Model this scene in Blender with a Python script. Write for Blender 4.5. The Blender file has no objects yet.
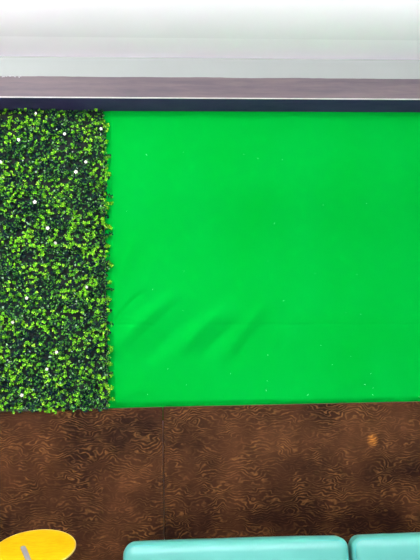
import bpy, bmesh, math, random
from mathutils import Vector, Matrix, noise

S = bpy.context.scene
COL = S.collection
random.seed(7)
PI = math.pi

# ------------------------------------------------------------------ helpers
def finish(name, bm, mat, parent=None, smooth=False):
    bmesh.ops.recalc_face_normals(bm, faces=bm.faces[:])
    return link(name, bm, mat, parent, smooth)

def link(name, bm, mat, parent=None, smooth=False):
    me = bpy.data.meshes.new(name)
    bm.to_mesh(me); bm.free()
    if smooth:
        me.polygons.foreach_set('use_smooth', [True] * len(me.polygons))
    for m in (mat if isinstance(mat, (list, tuple)) else [mat]):
        me.materials.append(m)
    o = bpy.data.objects.new(name, me)
    COL.objects.link(o)
    if parent: o.parent = parent
    return o

def thing(name, label, cat, loc=(0, 0, 0), group=None):
    o = bpy.data.objects.new(name, None); COL.objects.link(o)
    o.empty_display_size = .1
    o.location = loc
    return tag(o, label, cat, group)

def tag(o, label, cat, group=None):
    o['label'] = label; o['category'] = cat
    if group: o['group'] = group
    return o

def struct(name, bm, mat, smooth=False):
    o = finish(name, bm, mat, None, smooth); o['kind'] = 'structure'; return o

def box(bm, x0, x1, y0, y1, z0, z1, bev=0, seg=2):
    r = bmesh.ops.create_cube(bm, size=1)
    vs = r['verts']
    for v in vs:
        v.co = Vector(((x0 + x1) / 2 + v.co.x * (x1 - x0), (y0 + y1) / 2 + v.co.y * (y1 - y0), (z0 + z1) / 2 + v.co.z * (z1 - z0)))
    if bev:
        es = list({e for v in vs for e in v.link_edges})
        bmesh.ops.bevel(bm, geom=es, offset=bev, segments=seg, affect='EDGES', profile=.5)
    return bm

def lathe(bm, prof, n=64, cx=0, cy=0):
    rings = []
    for r, z in prof:
        if r <= 1e-6: rings.append([bm.verts.new((cx, cy, z))])
        else: rings.append([bm.verts.new((cx + r * math.cos(2 * PI * k / n), cy + r * math.sin(2 * PI * k / n), z)) for k in range(n)])
    for a, b in zip(rings, rings[1:]):
        for k in range(n):
            q = [a[k % len(a)], a[(k + 1) % len(a)], b[(k + 1) % len(b)], b[k % len(b)]]
            u = []
            for v in q:
                if v not in u: u.append(v)
            if len(u) > 2: bm.faces.new(u)
    return bm

def tube(bm, pts, r, n=10):
    rings = []
    for i, p in enumerate(pts):
        a = pts[max(0, i - 1)]; b = pts[min(len(pts) - 1, i + 1)]
        t = (b - a).normalized()
        u = t.orthogonal().normalized() if i == 0 else (rings_u - t * rings_u.dot(t)).normalized()
        rings_u = u
        w = t.cross(u)
        rings.append([bm.verts.new(p + r * (math.cos(2 * PI * k / n) * u + math.sin(2 * PI * k / n) * w)) for k in range(n)])
    for a, b in zip(rings, rings[1:]):
        for k in range(n): bm.faces.new((a[k], a[(k + 1) % n], b[(k + 1) % n], b[k]))
    bm.faces.new(rings[0]); bm.faces.new(rings[-1][::-1])

def cushion(w, d, h, rv, puff, wob=0, seed=0):
    """soft rounded box centred on its origin; puff swells its front (-y) face"""
    half = (w / 2, d / 2, h / 2)
    def coords(hh, r):
        a = [-hh + r * i / 6 for i in range(7)]
        m = [-hh + r + (2 * hh - 2 * r) * i / 24 for i in range(1, 24)]
        return a + m + [-x for x in a[::-1]]
    C = [coords(half[i], rv[i]) for i in range(3)]
    bm = bmesh.new()
    for ax in range(3):
        o1, o2 = [i for i in range(3) if i != ax]
        for s in (-1, 1):
            g = []
            for a in C[o1]:
                row = []
                for b in C[o2]:
                    p = [0, 0, 0]; p[ax] = s * half[ax]; p[o1] = a; p[o2] = b
                    row.append(bm.verts.new(p))
                g.append(row)
            for i in range(len(g) - 1):
                for j in range(len(g[0]) - 1):
                    bm.faces.new((g[i][j], g[i + 1][j], g[i + 1][j + 1], g[i][j + 1]))
    bmesh.ops.remove_doubles(bm, verts=bm.verts[:], dist=1e-5)
    for v in bm.verts:
        p = v.co; inn = Vector([max(-half[i] + rv[i], min(half[i] - rv[i], p[i])) for i in range(3)])
        dd = Vector([(p[i] - inn[i]) / rv[i] for i in range(3)])
        if dd.length > 1e-6:
            dd.normalize(); p = Vector([inn[i] + dd[i] * rv[i] for i in range(3)])
        u = p.x / half[0]; t = p.z / half[2]
        k = max(0, 1 - u ** 6) * max(0, 1 - t ** 6)
        if p.y < 0: p.y -= puff * k
        p.z += .004 * max(0, 1 - u ** 4) * (1 if p.z > 0 else -1)
        if wob:
            n = noise.noise(Vector((p.x * 9 + seed, p.y * 9, p.z * 9)))
            p += Vector((0, 1, 1)) * wob * n
        v.co = p
    return bm

# ------------------------------------------------------------------ materials
class N:
    def __init__(s, name):
        s.m = bpy.data.materials.new(name); s.m.use_nodes = True
        s.t = s.m.node_tree; s.b = s.t.nodes['Principled BSDF']
    def n(s, typ, **kw):
        x = s.t.nodes.new(typ)
        for k, v in kw.items():
            if k.startswith('i_'): x.inputs[k[2:]].default_value = v
            else: setattr(x, k, v)
        return x
    def l(s, a, b): s.t.links.new(a, b)
    def ramp(s, src, stops):
        r = s.n('ShaderNodeValToRGB'); e = r.color_ramp.elements
        while len(e) < len(stops): e.new(.5)
        for el, (p, c) in zip(e, stops): el.position = p; el.color = (*c, 1)
        s.l(src, r.inputs[0]); return r.outputs[0]
    def obj(s, scale=(1, 1, 1)):
        tc = s.n('ShaderNodeTexCoord'); mp = s.n('ShaderNodeMapping'); mp.inputs['Scale'].default_value = scale
        s.l(tc.outputs['Object'], mp.inputs[0]); return mp.outputs[0]
    def noise(s, vec, scale, detail=3, rough=.5, dist=0):
        x = s.n('ShaderNodeTexNoise'); x.inputs['Scale'].default_value = scale; x.inputs['Detail'].default_value = detail
        x.inputs['Roughness'].default_value = rough; x.inputs['Distortion'].default_value = dist
        s.l(vec, x.inputs['Vector']); return x.outputs['Fac']
    def math(s, op, a, b=None, clamp=False):
        x = s.n('ShaderNodeMath', operation=op, use_clamp=clamp)
        for i, q in enumerate((a, b)):
            if q is None: continue
            if isinstance(q, (int, float)): x.inputs[i].default_value = q
            else: s.l(q, x.inputs[i])
        return x.outputs[0]
    def mix(s, f, a, b):
        x = s.n('ShaderNodeMix', data_type='RGBA')
        for i, q in ((0, f), (6, a), (7, b)):
            if isinstance(q, tuple): x.inputs[i].default_value = (*q, 1)
            elif isinstance(q, float): x.inputs[i].default_value = q
            else: s.l(q, x.inputs[i])
        return x.outputs[2]
    def bump(s, h, st, dist=.002):
        x = s.n('ShaderNodeBump'); x.inputs['Strength'].default_value = st; x.inputs['Distance'].default_value = dist
        s.l(h, x.inputs['Height']); s.l(x.outputs[0], s.b.inputs['Normal'])
    def base(s, c):
        if isinstance(c, tuple): s.b.inputs['Base Color'].default_value = (*c, 1)
        else: s.l(c, s.b.inputs['Base Color'])
    def set(s, **kw):
        for k, v in kw.items(): s.b.inputs[k.replace('_', ' ')].default_value = v
        return s

def plain(name, c, rough=.6, var=.04, scale=6, metal=0, spec=.5, bump=0):
    m = N(name); v = m.obj()
    f = m.noise(v, scale, 4)
    m.base(m.ramp(f, [(.3, tuple(x * (1 - var) for x in c)), (.7, tuple(min(1, x * (1 + var)) for x in c))]))
    m.set(Roughness=rough, Metallic=metal, Specular_IOR_Level=spec)
    if bump: m.bump(m.noise(v, scale * 40, 3), bump, .001)
    return m.m

M = {}
M['ceiling'] = plain('ceiling_paint', (.87, .825, .89), .9, .01, 2)
M['strip'] = plain('lavender_paint_brightened', (.95, .905, .97), .85, .01, 2)  # lavender strip, whitened in colour to offset light falloff near the pelmet
M['wall'] = plain('wall_paint', (.80, .80, .79), .9, .01, 2)
M['pale'] = plain('pale_green_grey_paint', (.255, .285, .27), .7, .02, 3)
M['floor'] = plain('floor_tile', (.13, .115, .10), .4, .06, 5)
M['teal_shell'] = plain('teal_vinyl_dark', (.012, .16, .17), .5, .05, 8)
M['black_metal'] = plain('black_powder_coat', (.02, .02, .022), .45, .1, 20)
M['steel'] = plain('brushed_grey_metal', (.42, .42, .43), .4, .06, 60, metal=.35)
M['backing'] = plain('hedge_mesh_backing', (.006, .014, .012), .9, .2, 30)
M['stem'] = plain('hedge_stem', (.012, .03, .012), .7, .2, 30)
M['blossom'] = plain('white_blossom', (.85, .85, .80), .7, .03, 50)
M['blossom_eye'] = plain('blossom_centre', (.75, .65, .25), .7, .05, 90)
M['lint'] = plain('white_lint', (.30, .75, .38), .9, .02, 50)
M['torn'] = plain('torn_white_paper', (.33, .34, .35), .9, .06, 60)

# dark laminate on the pelmet
def laminate(name, c1, c2, rough, spec=.3):
    m = N(name); v = m.obj((1, 1, 9)); f = m.noise(v, 9, 6, .6, .4)
    g = m.noise(m.obj((.6, 1, 14)), 3, 3)
    h = m.math('ADD', m.math('MULTIPLY', f, .5), m.math('MULTIPLY', g, .5))
    m.base(m.ramp(h, [(.38, c1), (.62, c2)])); m.set(Roughness=rough, Specular_IOR_Level=spec); m.bump(f, .15); return m.m
M['fascia'] = laminate('hazed_plum_brown_laminate', (.088, .074, .088), (.130, .103, .108), .55)  # brown wood with the bright haze over its face mixed into the colour
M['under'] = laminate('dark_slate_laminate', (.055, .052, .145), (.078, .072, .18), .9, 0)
M['edge'] = plain('pale_edge_strip', (.55, .53, .52), .5, .05, 10)

# green cloth
m = N('green_cloth'); v = m.obj((1, 1, 1))
f = m.noise(v, 2.2, 3); w = m.noise(m.obj((1, 1, 1)), 420, 2)
m.base(m.ramp(f, [(.3, (.0006, .385, .028)), (.7, (.0008, .415, .038))]))
m.set(Roughness=1.0, Specular_IOR_Level=.0); m.bump(w, .12, .0006)
M['cloth'] = m.m

# swirled dark plywood
m = N('swirled_dark_plywood')
v = m.obj((1, 0.01, 1))
wv = m.n('ShaderNodeTexNoise'); wv.inputs['Scale'].default_value = 5.5; wv.inputs['Detail'].default_value = 3
m.l(v, wv.inputs['Vector'])
off = m.n('ShaderNodeVectorMath', operation='SCALE'); m.l(wv.outputs['Color'], off.inputs[0]); off.inputs['Scale'].default_value = .10
ad = m.n('ShaderNodeVectorMath', operation='ADD'); m.l(v, ad.inputs[0]); m.l(off.outputs[0], ad.inputs[1])
sx = m.n('ShaderNodeSeparateXYZ'); m.l(ad.outputs[0], sx.inputs[0])
mp = m.n('ShaderNodeMapping'); mp.inputs['Scale'].default_value = (6.5, 1, 10.5); m.l(v, mp.inputs[0])
fld = m.noise(mp.outputs[0], 1.25, 2.2, .5, .35)
fl2 = m.noise(m.obj((14, .01, 22)), 1.3, 2, .5, .2)
ph = m.math('ADD', m.math('MULTIPLY', sx.outputs[2], 400), m.math('ADD', m.math('MULTIPLY', fld, 62), m.math('MULTIPLY', fl2, 12)))
ring = m.math('MULTIPLY', m.math('ADD', m.math('SINE', ph), 1), .5)
ring = m.math('POWER', ring, 2.8)
ring = m.math('MULTIPLY', ring, m.math('MULTIPLY', m.math('SUBTRACT', m.noise(m.obj((1, .01, 1.6)), 30, 3, .6), .30), 3.0, True))
patch = m.noise(v, 7.5, 4, .6)
patch = m.math('ADD', .18, m.math('MULTIPLY', m.math('SUBTRACT', patch, .42), 4.5, True), True)
fine = m.noise(m.obj((6, .01, 30)), 9, 4, .7)
dark = m.mix(m.math('MULTIPLY', m.math('SUBTRACT', m.noise(v, 2.6, 5, .6), .40), 4.2, True), (.017, .0062, .0034), (.080, .031, .0115))
lite = m.mix(fine, (.21, .095, .026), (.40, .20, .052))
c = m.mix(m.math('MULTIPLY', m.math('MULTIPLY', ring, patch), .66), dark, lite)
c = m.mix(m.math('MULTIPLY', m.math('SUBTRACT', fine, .5), 1.0, True), c, (.030, .012, .007))
# a small golden knot
tc = m.n('ShaderNodeTexCoord'); ds = m.n('ShaderNodeVectorMath', operation='DISTANCE')
mk = m.n('ShaderNodeMapping'); mk.inputs['Scale'].default_value = (1, 0, .75); m.l(tc.outputs['Object'], mk.inputs[0])
m.l(mk.outputs[0], ds.inputs[0]); ds.inputs[1].default_value = (.915, 0, .99 * .75)
kn = m.math('SUBTRACT', 1.0, m.math('MULTIPLY', ds.outputs['Value'], 1 / .030), True)
kn = m.math('MULTIPLY', kn, m.math('ADD', .30, m.math('MULTIPLY', ring, .9)), True)
c = m.mix(kn, c, (.75, .30, .035))
m.base(c); m.set(Roughness=.60, Specular_IOR_Level=.12); m.bump(ring, .10, .0006)
M['plywood'] = m.m
M['ply_edge'] = plain('plywood_cut_edge', (.075, .038, .02), .7, .15, 40)

# yellow stained table wood
m = N('yellow_stained_wood')
f = m.noise(m.obj((3, 18, 3)), 9, 5, .6, .6); g = m.noise(m.obj(), 14, 3)
h = m.math('ADD', m.math('MULTIPLY', f, .6), m.math('MULTIPLY', g, .4))
m.base(m.ramp(h, [(.36, (.66, .39, .002)), (.5, (.74, .46, .003)), (.66, (.80, .53, .006))]))
m.set(Roughness=.5, Specular_IOR_Level=.2); m.bump(f, .08)
M['yellow'] = m.m
M['yellow_edge'] = plain('light_yellow_edge', (.80, .62, .16), .5, .05, 30)

# teal vinyl
m = N('teal_vinyl'); v = m.obj()
f = m.noise(v, 5, 3); g = m.noise(v, 260, 2)
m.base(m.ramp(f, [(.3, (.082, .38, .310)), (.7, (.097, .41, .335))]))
m.set(Roughness=.42, Specular_IOR_Level=.6); m.bump(g, .08, .0005)
M['teal'] = m.m
M['piping'] = plain('teal_piping', (.06, .42, .39), .35, .05, 20)

# leaves
def leafmat(name, stops, rough, spec):
    m = N(name); g = m.n('ShaderNodeNewGeometry')
    m.base(m.ramp(g.outputs['Random Per Island'], stops)); m.set(Roughness=rough, Specular_IOR_Level=spec)
    return m.m
M['leaf'] = leafmat('dark_box_leaf', [(0, (.001, .007, .018)), (.35, (.002, .014, .022)), (.6, (.010, .060, .018)), (.85, (.05, .24, .018)), (.97, (.10, .34, .05)), (1, (.34, .48, .36))], .5, .10)  # darkest stops deepened for shade in the gaps; last pale stop paints a glint
M['young'] = leafmat('young_box_leaf', [(0, (.03, .20, .006)), (.4, (.09, .42, .006)), (.75, (.21, .62, .010)), (1, (.42, .80, .06))], .6, .15)

# ------------------------------------------------------------------ the room
XL, XR, YF = -2.6, 3.2, -7.0
CZ = 2.705
struct('floor', box(bmesh.new(), XL, XR, YF, .1, -.1, 0), M['floor'])
struct('ceiling', box(bmesh.new(), XL, XR, YF, -.522, CZ, CZ + .1), M['ceiling'])
struct('wall_back', box(bmesh.new(), XL, XR, 0, .1, 0, CZ), M['wall'])
struct('wall_left', box(bmesh.new(), XL - .1, XL, YF, .1, 0, CZ), M['wall'])
struct('wall_right', box(bmesh.new(), XR, XR + .1, YF, .1, 0, CZ), M['wall'])
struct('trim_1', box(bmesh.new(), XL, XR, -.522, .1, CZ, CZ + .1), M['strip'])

# pelmet over the whole wall: painted box, board with light haze in its colour, dark underside
pel = thing('pelmet', 'long boxed pelmet with haze-toned plum-brown board across the wall top', 'pelmet', (0, 0, 2.54))
def P(bm, name, mat, par=pel, smooth=False):
    o = finish(name, bm, mat, par, smooth)
    o.data.transform(Matrix.Translation((0, 0, -2.54))); return o
P(box(bmesh.new(), XL + .002, XR - .002, -.272, -.001, 2.545, CZ - .001), 'painted_box', M['pale'])['label'] = 'pale green-grey painted upper band'
bm = bmesh.new()   # board with a slightly uneven, torn upper edge
n = 420; fr = []
for i in range(n + 1):
    x = XL + .002 + (XR - XL - .004) * i / n
    zt = 2.6225 + .0022 * noise.noise(Vector((x * 5, 1, 0))) + .0012 * noise.noise(Vector((x * 31, 4, 0)))
    fr.append([bm.verts.new((x, y, z)) for y, z in ((-.281, 2.5405), (-.281, zt), (-.2725, zt + .0005), (-.2725, 2.5405))])
for a, b in zip(fr, fr[1:]):
    for k in range(4): bm.faces.new((a[k], a[(k + 1) % 4], b[(k + 1) % 4], b[k]))
bm.faces.new(fr[0]); bm.faces.new(fr[-1])
P(bm, 'face_board', M['fascia'])['label'] = 'haze-toned plum-brown wood-grain board'
P(box(bmesh.new(), XL + .002, XR - .002, -.2825, -.2725, 2.5365, 2.5404, .001), 'edge_strip', M['edge'])['label'] = 'thin pale strip along the lower edge'
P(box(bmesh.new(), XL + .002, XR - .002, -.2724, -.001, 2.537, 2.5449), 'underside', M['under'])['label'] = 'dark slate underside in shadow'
bm = bmesh.new()
for k in range(9):
    x = -.715 + .009 * k + random.uniform(-.004, .004); z = 2.622 + random.uniform(-.004, .002)
    vs = []
    for j in range(6):
        a = j * PI / 3; r = random.uniform(.002, .0065)
        vs.append(bm.verts.new((x + r * math.cos(a), -.2822 - random.uniform(0, .003), z + r * .6 * math.sin(a))))
    vb = [bm.verts.new(v.co + Vector((0, .001, 0))) for v in vs]
    bm.faces.new(vs); bm.faces.new(vb[::-1])
    for j in range(6): bm.faces.new((vs[j], vb[j], vb[(j + 1) % 6], vs[(j + 1) % 6]))
P(bm, 'torn_paper', M['torn'])['label'] = 'torn white scraps on the board edge'

# ------------------------------------------------------------------ green cloth
def seg(px, pz, ax, az, bx, bz):
    """signed distance across and parameter along a segment"""
    dx, dz = bx - ax, bz - az; L = math.hypot(dx, dz)
    t = ((px - ax) * dx + (pz - az) * dz) / L; s = ((px - ax) * dz - (pz - az) * dx) / L
    return t / L, s
#      ax     az     bx    bz    width  amp
FOLDS = [(-.315, 1.545, -.15, 1.72, .012, -.0050), (-.33, 1.42, .02, 1.72, .035, .0085), (-.20, 1.36, .12, 1.62, .040, -.0050),
         (-.03, 1.40, .24, 1.64, .032, .0070), (.08, 1.37, .30, 1.58, .030, -.0055), (.18, 1.36, .42, 1.66, .035, .0060),
         (-.30, 1.70, -.18, 1.98, .03, .0030), (-.18, 1.66, -.05, 1.95, .04, .0030), (.45, 1.42, .60, 1.62, .03, .0025),
         (-.30, 1.20, -.12, 1.26, .03, .0030), (.72, 1.25, 1.0, 1.31, .05, .0025)]
CREASES = [(-.31, 1.560, -.135, 1.557, .0035, -.0022), (.16, 1.556, 2.4, 1.528, .0035, -.0022), (-.31, 1.60, -.12, 1.57, .004, .0012)]
def cloth_y(x, z):
    d = 0
    for ax, az, bx, bz, w, a in FOLDS:
        t, s = seg(x, z, ax, az, bx, bz)
        s += .018 * math.sin(t * 3.0)
        e = math.exp(-((t - .5) / .42) ** 4)
        d += 2.1 * a * e * math.exp(-(s / w) ** 2)
    for ax, az, bx, bz, w, a in CREASES:
        t, s = seg(x, z, ax, az, bx, bz)
        s += .002 * math.sin(x * 21)
        if -.02 < t < 1.02: d += a * math.exp(-(s / w) ** 2)
    d += .0028 * noise.noise(Vector((x * 2.6, z * 2.6, 3))) + .0012 * noise.noise(Vector((x * 8, z * 6, 9))) + .00035 * noise.noise(Vector((x * 30, z * 26, 5)))
    k = max(0, min(1, (z - 1.165) / .03)) * max(0, min(1, (x + .345) / .04))
    return -.012 - (.013 + d) * k if d > -.013 else -.012
bm = bmesh.new(); g = []
nx, nz = 400, 240
CX0, CX1, CZ0, CZ1 = -.3435, 2.2, 1.10, 2.536
for i in range(nx + 1):
    u = i / nx; x = CX0 + (CX1 - CX0) * (u * .7 + u * u * .3)
    g.append([bm.verts.new((x, cloth_y(x, CZ0 + (CZ1 - CZ0) * j / nz), CZ0 + (CZ1 - CZ0) * j / nz)) for j in range(nz + 1)])
for i in range(nx):
    for j in range(nz): bm.faces.new((g[i][j], g[i + 1][j], g[i + 1][j + 1], g[i][j + 1]))
cl = link('green_cloth_backdrop', bm, M['cloth'], None, True)
sol = cl.modifiers.new('Thickness', 'SOLIDIFY'); sol.thickness = .001; sol.offset = 1
tag(cl, 'bright green cloth stretched on the wall, lightly wrinkled, right of the leafy hedge', 'backdrop')
bm = bmesh.new()
for k in range(34):
    x = random.uniform(-.27, 1.15); z = 1.19 + 1.25 * random.random() ** 1.5
    y = cloth_y(x, z) - .0018; a = random.uniform(0, PI); L = random.choice((.0015, .0025, .0035, .006)); w = .0009
    d = Vector((math.cos(a), 0, math.sin(a))) * L; q = Vector((-math.sin(a), 0, math.cos(a))) * w
    c = Vector((x, y + .0008, z)); b = Vector((0, .0008, 0))
    vs = [bm.verts.new(c + s) for s in (-d, -q - b, d, q - b)]
    vb = [bm.verts.new(c + s + b * 1.0) for s in (-d, -q, d, q)]
    bm.faces.new(vs); bm.faces.new(vb[::-1])
    for j in range(4): bm.faces.new((vs[j], vb[j], vb[(j + 1) % 4], vs[(j + 1) % 4]))
lt = finish('lint', bm, M['lint'], cl); lt['kind'] = 'stuff'; lt['label'] = 'pale flecks of lint caught on the cloth'

# ------------------------------------------------------------------ artificial boxwood hedge
HX0, HX1, HZ0, HZ1 = -1.45, -.345, 1.174, 2.532
hd = thing('boxwood_hedge_panel', 'leafy artificial boxwood hedge panel with tiny white blossoms, left of green cloth', 'hedge', ((HX0 + HX1) / 2, -.01, HZ0))
HO = Vector(hd.location)
def H(name, bm, mat, smooth=False, recalc=True):
    bmesh.ops.translate(bm, vec=-HO, verts=bm.verts[:])
    return (finish if recalc else link)(name, bm, mat, hd, smooth)
H('backing', box(bmesh.new(), HX0, HX1, -.029, -.019, HZ0 - .004, HZ1), M['backing'])

def leaf(bm, base, d, up, L, W, curl):
    """one small oval leaf of eight faces, folded along its midrib"""
    side = d.cross(up).normalized(); up = side.cross(d).normalized()
    prof = ((0, .10), (.25, .72), (.55, 1.0), (.82, .70), (1.0, .08))
    rows = []
    for t, w in prof:
        mid = base + d * (L * t) - up * (curl * L * t * t)
        e = up * (.16 * W * w)
        rows.append([bm.verts.new(mid + side * (W * w) + e), bm.verts.new(mid), bm.verts.new(mid - side * (W * w) + e)])
    for a, b in zip(rows, rows[1:]):
        bm.faces.new((a[0], a[1], b[1], b[0])); bm.faces.new((a[1], a[2], b[2], b[1]))

def rosette(bm, c, nrm, k, L, W, tilt, rot):
    u = nrm.orthogonal().normalized(); w = nrm.cross(u)
    for i in range(k):
        a = rot + 2 * PI * i / k + random.uniform(-.3, .3)
        r = u * math.cos(a) + w * math.sin(a); tt = tilt + random.uniform(-.25, .25)
        d = (r * math.cos(tt) + nrm * math.sin(tt)).normalized()
        s = random.uniform(.8, 1.15)
        leaf(bm, c + r * .0012, d, nrm, L * s, W * s, random.uniform(.1, .45))

dark_bm, young_bm, stem_bm = bmesh.new(), bmesh.new(), bmesh.new()
def stem(p):
    q = Vector((p.x + random.uniform(-.01, .01), -.02, p.z - random.uniform(.0, .02)))
    u = Vector((.0009, 0, 0)); w = Vector((0, 0, .0009))
    a = [stem_bm.verts.new(q + s) for s in (u, w, -u)]; b = [stem_bm.verts.new(p + s) for s in (u, w, -u)]
    for j in range(3): stem_bm.faces.new((a[j], a[(j + 1) % 3], b[(j + 1) % 3], b[j]))
def edge_x(z): return HX1 + .012 * noise.noise(Vector((z * 9, 0, 7)))
step = .0165
z = HZ0 + .004
while z < HZ1:
    x = HX0
    while x < HX1 + .022:
        for layer in range(3):
            px = x + random.uniform(-.010, .010); pz = z + random.uniform(-.010, .010)
            ex = edge_x(pz) + (.012 if layer < 2 else .018)
            if layer < 2 and random.random() < .28: continue
            if px > ex + .006 * random.random(): continue
            bulge = noise.noise(Vector((px * 14, 2, pz * 14)))
            top = min(1, (HZ1 + .004 - pz) / .05)
            if layer == 2 and random.random() > .35 + .15 * top: continue
            dep = (.028, .046, .066)[layer] + .020 * bulge + random.uniform(-.006, .006)
            py = -dep
            nrm = Vector((random.uniform(-.7, .7) + max(0, (px - HX1 + .03)) * 18, -1, random.uniform(-.35, .85))).normalized()
            field = noise.noise(Vector((px * 13, 5, pz * 13))) + .55 * noise.noise(Vector((px * 34, 8, pz * 34)))
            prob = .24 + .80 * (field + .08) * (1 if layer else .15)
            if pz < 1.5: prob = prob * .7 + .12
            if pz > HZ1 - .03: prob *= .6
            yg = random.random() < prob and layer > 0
            p = Vector((px, py, pz))
            if yg:
                p.y -= .009
                rosette(young_bm, p, nrm, random.choice((4, 5, 5, 6)), random.uniform(.0065, .0100), random.uniform(.0024, .0035), random.uniform(.25, .7), random.random() * 6)
                if random.random() < .2: rosette(young_bm, p + nrm * .004, nrm, 3, .0065, .003, .9, random.random() * 6)
            else:
                rosette(dark_bm, p, nrm, random.choice((4, 5, 5, 6)), random.uniform(.0078, .0118), random.uniform(.0028, .0042), random.uniform(.05, .55), random.random() * 6)
                if layer == 2 and random.random() < .4: rosette(dark_bm, p + nrm * .005, nrm, 3, .007, .003, .9, random.random() * 6)
            if layer: stem(p)
        x += step
    z += step
# a few sprigs reaching past the right edge over the cloth
for k in range(30):
    zz = HZ0 + .02 + (HZ1 - HZ0 - .05) * (k + random.random()) / 30
    b = Vector((HX1 + .004, -.05, zz)); L = random.uniform(.018, .040); a = random.uniform(-.5, .9)
    d = Vector((math.cos(a), -.25, math.sin(a))).normalized()
    yg = random.random() < .6
    for t in (.35, .7, 1.0):
        rosette(young_bm if yg else dark_bm, b + d * L * t, (d + Vector((0, -1.2, 0))).normalized(), 4, .009, .0036, .4, random.random() * 6)
    u = Vector((0, 0, .0008)); w = Vector((0, .0008, 0))
    s0 = b - d * .02
    A = [stem_bm.verts.new(s0 + s) for s in (u, w, -u)]; B = [stem_bm.verts.new(b + d * L + s) for s in (u, w, -u)]
    for j in range(3): stem_bm.faces.new((A[j], A[(j + 1) % 3], B[(j + 1) % 3], B[j]))
H('dark_foliage', dark_bm, M['leaf'], True, False)['label'] = 'dark blue-green box leaves'
H('young_foliage', young_bm, M['young'], True, False)['label'] = 'bright yellow-green young box leaves'
o = H('stems', stem_bm, M['stem']); o['kind'] = 'stuff'

# blossoms: one built, the rest copied
bm = bmesh.new()
for i in range(5):
    a = 2 * PI * i / 5; d = Vector((math.cos(a), -.35, math.sin(a))).normalized()
    leaf(bm, Vector((0, 0, 0)), d, Vector((0, -1, 0)), .0088, .0042, .25)
bl = link('blossom', bm, M['blossom'], hd, True)
bm = bmesh.new(); bmesh.ops.create_icosphere(bm, subdivisions=2, radius=.0022)
be = link('blossom_centre', bm, M['blossom_eye'], bl, True); be.location = (0, -.001, 0)
SPOTS = [(-0.628, 2.512), (-0.504, 2.423), (-0.344, 2.446), (-0.706, 2.397), (-0.413, 2.3), (-0.458, 2.256), (-0.787, 2.3), (-0.642, 2.123),
         (-0.588, 2.007), (-0.554, 1.94), (-0.419, 1.741), (-0.688, 1.694), (-0.56, 1.446), (-0.606, 1.369), (-0.721, 1.251), (-0.753, 1.585),
         (-.95, 2.35), (-1.1, 2.1), (-.9, 1.8), (-1.25, 1.65), (-1.02, 1.4), (-1.3, 2.4)]
for i, (x, z) in enumerate(SPOTS):
    b = bl if i == 0 else bl.copy()
    if i: COL.objects.link(b); b.parent = hd
    b.location = Vector((x, -.086, z)) - HO
    b.rotation_euler = (random.uniform(-.4, .4), random.uniform(0, 6), random.uniform(-.4, .4))
    sc = random.uniform(.72, 1.0); b.scale = (sc, sc, sc)
    if i:
        c = be.copy(); COL.objects.link(c); c.parent = b

# ------------------------------------------------------------------ plywood panels
def ply(x0, x1, ztl, ztr, label):
    bm = bmesh.new()
    box(bm, x0, x1, -.030, -.018, .002, 1.17)
    for v in bm.verts:
        if v.co.z > 1: v.co.z = ztl if v.co.x < (x0 + x1) / 2 else ztr
    bmesh.ops.bevel(bm, geom=bm.edges[:], offset=.0012, segments=2, affect='EDGES')
    bmesh.ops.recalc_face_normals(bm, faces=bm.faces[:])
    for f in bm.faces:
        f.material_index = 1 if f.normal.z > .6 or abs(f.normal.x) > .6 else 0
    o = link('plywood_panel', bm, [M['plywood'], M['ply_edge']])
    tag(o, label, 'wood panel', 'plywood panels under the cloth and hedge')
    return o
ply(-2.45, -.0855, 1.142, 1.168, 'dark swirled plywood panel left of the seam, below the hedge')
ply(-.0835, 2.35, 1.168, 1.174, 'dark swirled plywood panel right of the seam, behind teal seats')
# wooden strips on the wall that carry the panels
for k, (xa, xb) in enumerate(((-2.4, -.1), (-.07, 2.3))):
    bm = bmesh.new(); box(bm, xa, xb, -.018, -.001, .95, 1.0); box(bm, xa, xb, -.018, -.001, .2, .25)
    o = finish('batten', bm, M['ply_edge'], [q for q in COL.objects if q.name.startswith('plywood_panel')][k])

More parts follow.
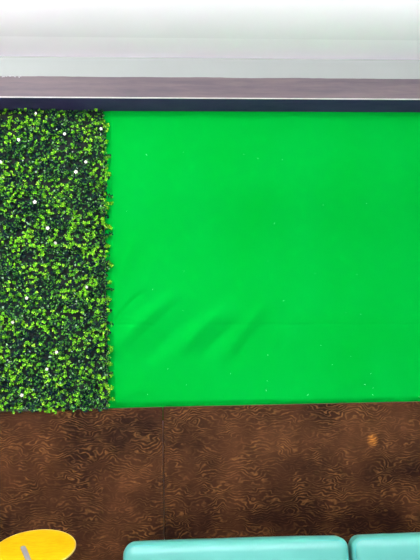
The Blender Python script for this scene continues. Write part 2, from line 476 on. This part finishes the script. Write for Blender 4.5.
# ------------------------------------------------------------------ teal sofas
TILT = math.radians(20)
def sofa(x0, W, label, seed):
    cx = x0 + W / 2
    t = thing('banquette_sofa', label, 'sofa', (cx, -.62, 0), 'teal vinyl sofas along the wall')
    def add(name, bm, mat, loc=(0, 0, 0), rx=0, smooth=True, par=None):
        o = finish(name, bm, mat, par or t, smooth)
        o.data.transform(Matrix.Translation(loc) @ Matrix.Rotation(rx, 4, 'X')); return o
    Hh, Dd = .46, .105
    # slab leans back: top rear corner sits near y=-.31, z=.66
    c = Vector((0, 0, 0))
    top_rear = Vector((0, Dd / 2, Hh / 2)); R = Matrix.Rotation(-TILT, 4, 'X')
    off = Vector((0, .62 - .300, .6615)) - R @ top_rear
    add('backrest', cushion(W, Dd, Hh, (.046, .030, .046), .010, .0015, seed), M['teal'], off, -TILT)
    # piping seam round the front face edge
    pts = []
    hw, hh, r = W / 2 - .012, Hh / 2 - .010, .042
    for (sx, sz, a0) in ((1, 1, 0), (-1, 1, PI / 2), (-1, -1, PI), (1, -1, 3 * PI / 2)):
        for k in range(7):
            a = a0 + PI / 2 * k / 6
            pts.append(Vector((sx * (hw - r) + r * math.cos(a), -Dd / 2 + .010, sz * (hh - r) + r * math.sin(a))))
    pts.append(pts[0].copy())
    bm = bmesh.new(); tube(bm, pts, .0030, 8)
    add('piping', bm, M['piping'], off, -TILT)
    add('seat', cushion(W, .52, .14, (.035, .035, .035), .006, .002, seed + 3), M['teal'], (0, -.20, .37))
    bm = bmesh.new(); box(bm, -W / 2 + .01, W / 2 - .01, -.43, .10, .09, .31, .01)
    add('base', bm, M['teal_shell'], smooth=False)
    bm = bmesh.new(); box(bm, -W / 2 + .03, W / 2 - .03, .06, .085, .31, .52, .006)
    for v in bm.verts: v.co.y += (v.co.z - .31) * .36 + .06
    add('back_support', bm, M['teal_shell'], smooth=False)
    for sx in (-1, 1):
        for y in (-.38, .05):
            bm = bmesh.new(); lathe(bm, [(0, 0), (.016, 0), (.02, .09), (0, .09)], 16, sx * (W / 2 - .07), y)
            add('leg', bm, M['black_metal'])
    return t
sofa(-.245, .947, 'teal vinyl sofa with the rounded left end, nearest the yellow table', 1)
sofa(.715, .958, 'teal vinyl sofa at right, beyond the dark gap', 5)

# ------------------------------------------------------------------ yellow table
TX, TY, TZ, TR = -.612, -.375, .68, .1695
tb = thing('round_side_table', 'small round side table with yellow stained wooden top', 'table', (TX, TY, 0))
bm = bmesh.new(); lathe(bm, [(0, .664), (TR - .012, .664), (TR - .0035, .671), (TR - .0035, .6780), (TR - .0055, .6795), (0, .68)], 96)
finish('tabletop', bm, M['yellow'], tb)
bm = bmesh.new(); lathe(bm, [(TR - .0034, .6715), (TR, .6735), (TR, .6775), (TR - .0018, .6795), (TR - .0034, .6797), (TR - .0034, .6715)], 96)
finish('edge_band', bm, M['yellow_edge'], tb, True)['label'] = 'lighter yellow rim'
bm = bmesh.new(); lathe(bm, [(0, .03), (.020, .03), (.020, .645), (.07, .649), (.07, .6638), (0, .6638)], 40)
finish('post', bm, M['black_metal'], tb)
bm = bmesh.new(); lathe(bm, [(0, 0), (.135, 0), (.14, .006), (.13, .014), (.03, .03), (0, .03)], 64)
finish('base', bm, M['black_metal'], tb)

# grey flat bar with a rounded end, lying on the table
bm = bmesh.new()
w, L, h = .0105, .20, .0045
out = [(-w, -L)] + [(w, -L)] + [(w * math.cos(a), w * math.sin(a)) for a in [PI * k / 10 for k in range(11)]]
lo = [bm.verts.new((x, y, 0)) for x, y in out]; hi = [bm.verts.new((x, y, h)) for x, y in out]
bm.faces.new(lo[::-1]); bm.faces.new(hi)
for k in range(len(out)): bm.faces.new((lo[k], lo[(k + 1) % len(out)], hi[(k + 1) % len(out)], hi[k]))
bmesh.ops.remove_doubles(bm, verts=bm.verts[:], dist=1e-5)
bmesh.ops.bevel(bm, geom=[e for e in bm.edges if abs(e.verts[0].co.z - h) < 1e-5 and abs(e.verts[1].co.z - h) < 1e-5], offset=.0012, segments=2, affect='EDGES')
br = finish('flat_metal_bar', bm, M['steel'])
br.location = (-.658, -.372, TZ + .0003); br.rotation_euler = (0, 0, math.radians(24))
tag(br, 'grey flat bar with rounded end lying on the yellow tabletop', 'bar')

# ------------------------------------------------------------------ camera
f_px = 620
cd = bpy.data.cameras.new('camera'); cam = bpy.data.objects.new('camera', cd); COL.objects.link(cam)
cd.sensor_fit = 'VERTICAL'; cd.sensor_height = 36; cd.lens = 36 * f_px / 560
pitch, yaw, roll = math.radians(-3.7), math.radians(-2.8), math.radians(.33)
cam.matrix_world = Matrix.Translation((0, -2.9, 1.95)) @ Matrix.Rotation(yaw, 4, 'Z') @ Matrix.Rotation(PI / 2 + pitch, 4, 'X') @ Matrix.Rotation(-roll, 4, 'Z')
cd.clip_start = .05
S.camera = cam

# ------------------------------------------------------------------ light
wd = bpy.data.worlds.new('daylight'); S.world = wd; wd.use_nodes = True
wd.node_tree.nodes['Background'].inputs[0].default_value = (.93, .97, 1, 1)
wd.node_tree.nodes['Background'].inputs[1].default_value = .35
def area(name, loc, rot, sx, sy, e, col=(1, 1, 1)):
    l = bpy.data.lights.new(name, 'AREA'); l.shape = 'RECTANGLE'; l.size = sx; l.size_y = sy; l.energy = e; l.color = col
    o = bpy.data.objects.new(name, l); COL.objects.link(o); o.location = loc; o.rotation_euler = [math.radians(a) for a in rot]; return o
area('window_daylight', (-.3, -6.6, 1.75), (90, 0, 0), 3.6, 1.5, 18, (1, .99, .97))
for x, y, e in ((-.95, -1.35, 38), (1.15, -1.5, 11)):     # unseen point lights added to shape the brightness on the cloth
    l = bpy.data.lights.new('added_point_light', 'POINT'); l.energy = e; l.shadow_soft_size = .045; l.color = (1, .99, .97)
    o = bpy.data.objects.new('added_point_light', l); COL.objects.link(o); o.location = (x, y, 2.645)
for x in (-1.3, 0, 1.3):                        # unseen area lights added to brighten the ceiling
    area('ceiling_fill', (x, -2.15, 2.23), (176, 0, 0), 1.1, .25, 71, (1, .95, 1))

S.view_settings.view_transform = 'Standard'; S.view_settings.look = 'None'
S.view_settings.gamma = 1; S.view_settings.use_curve_mapping = False
S.view_settings.exposure = 0
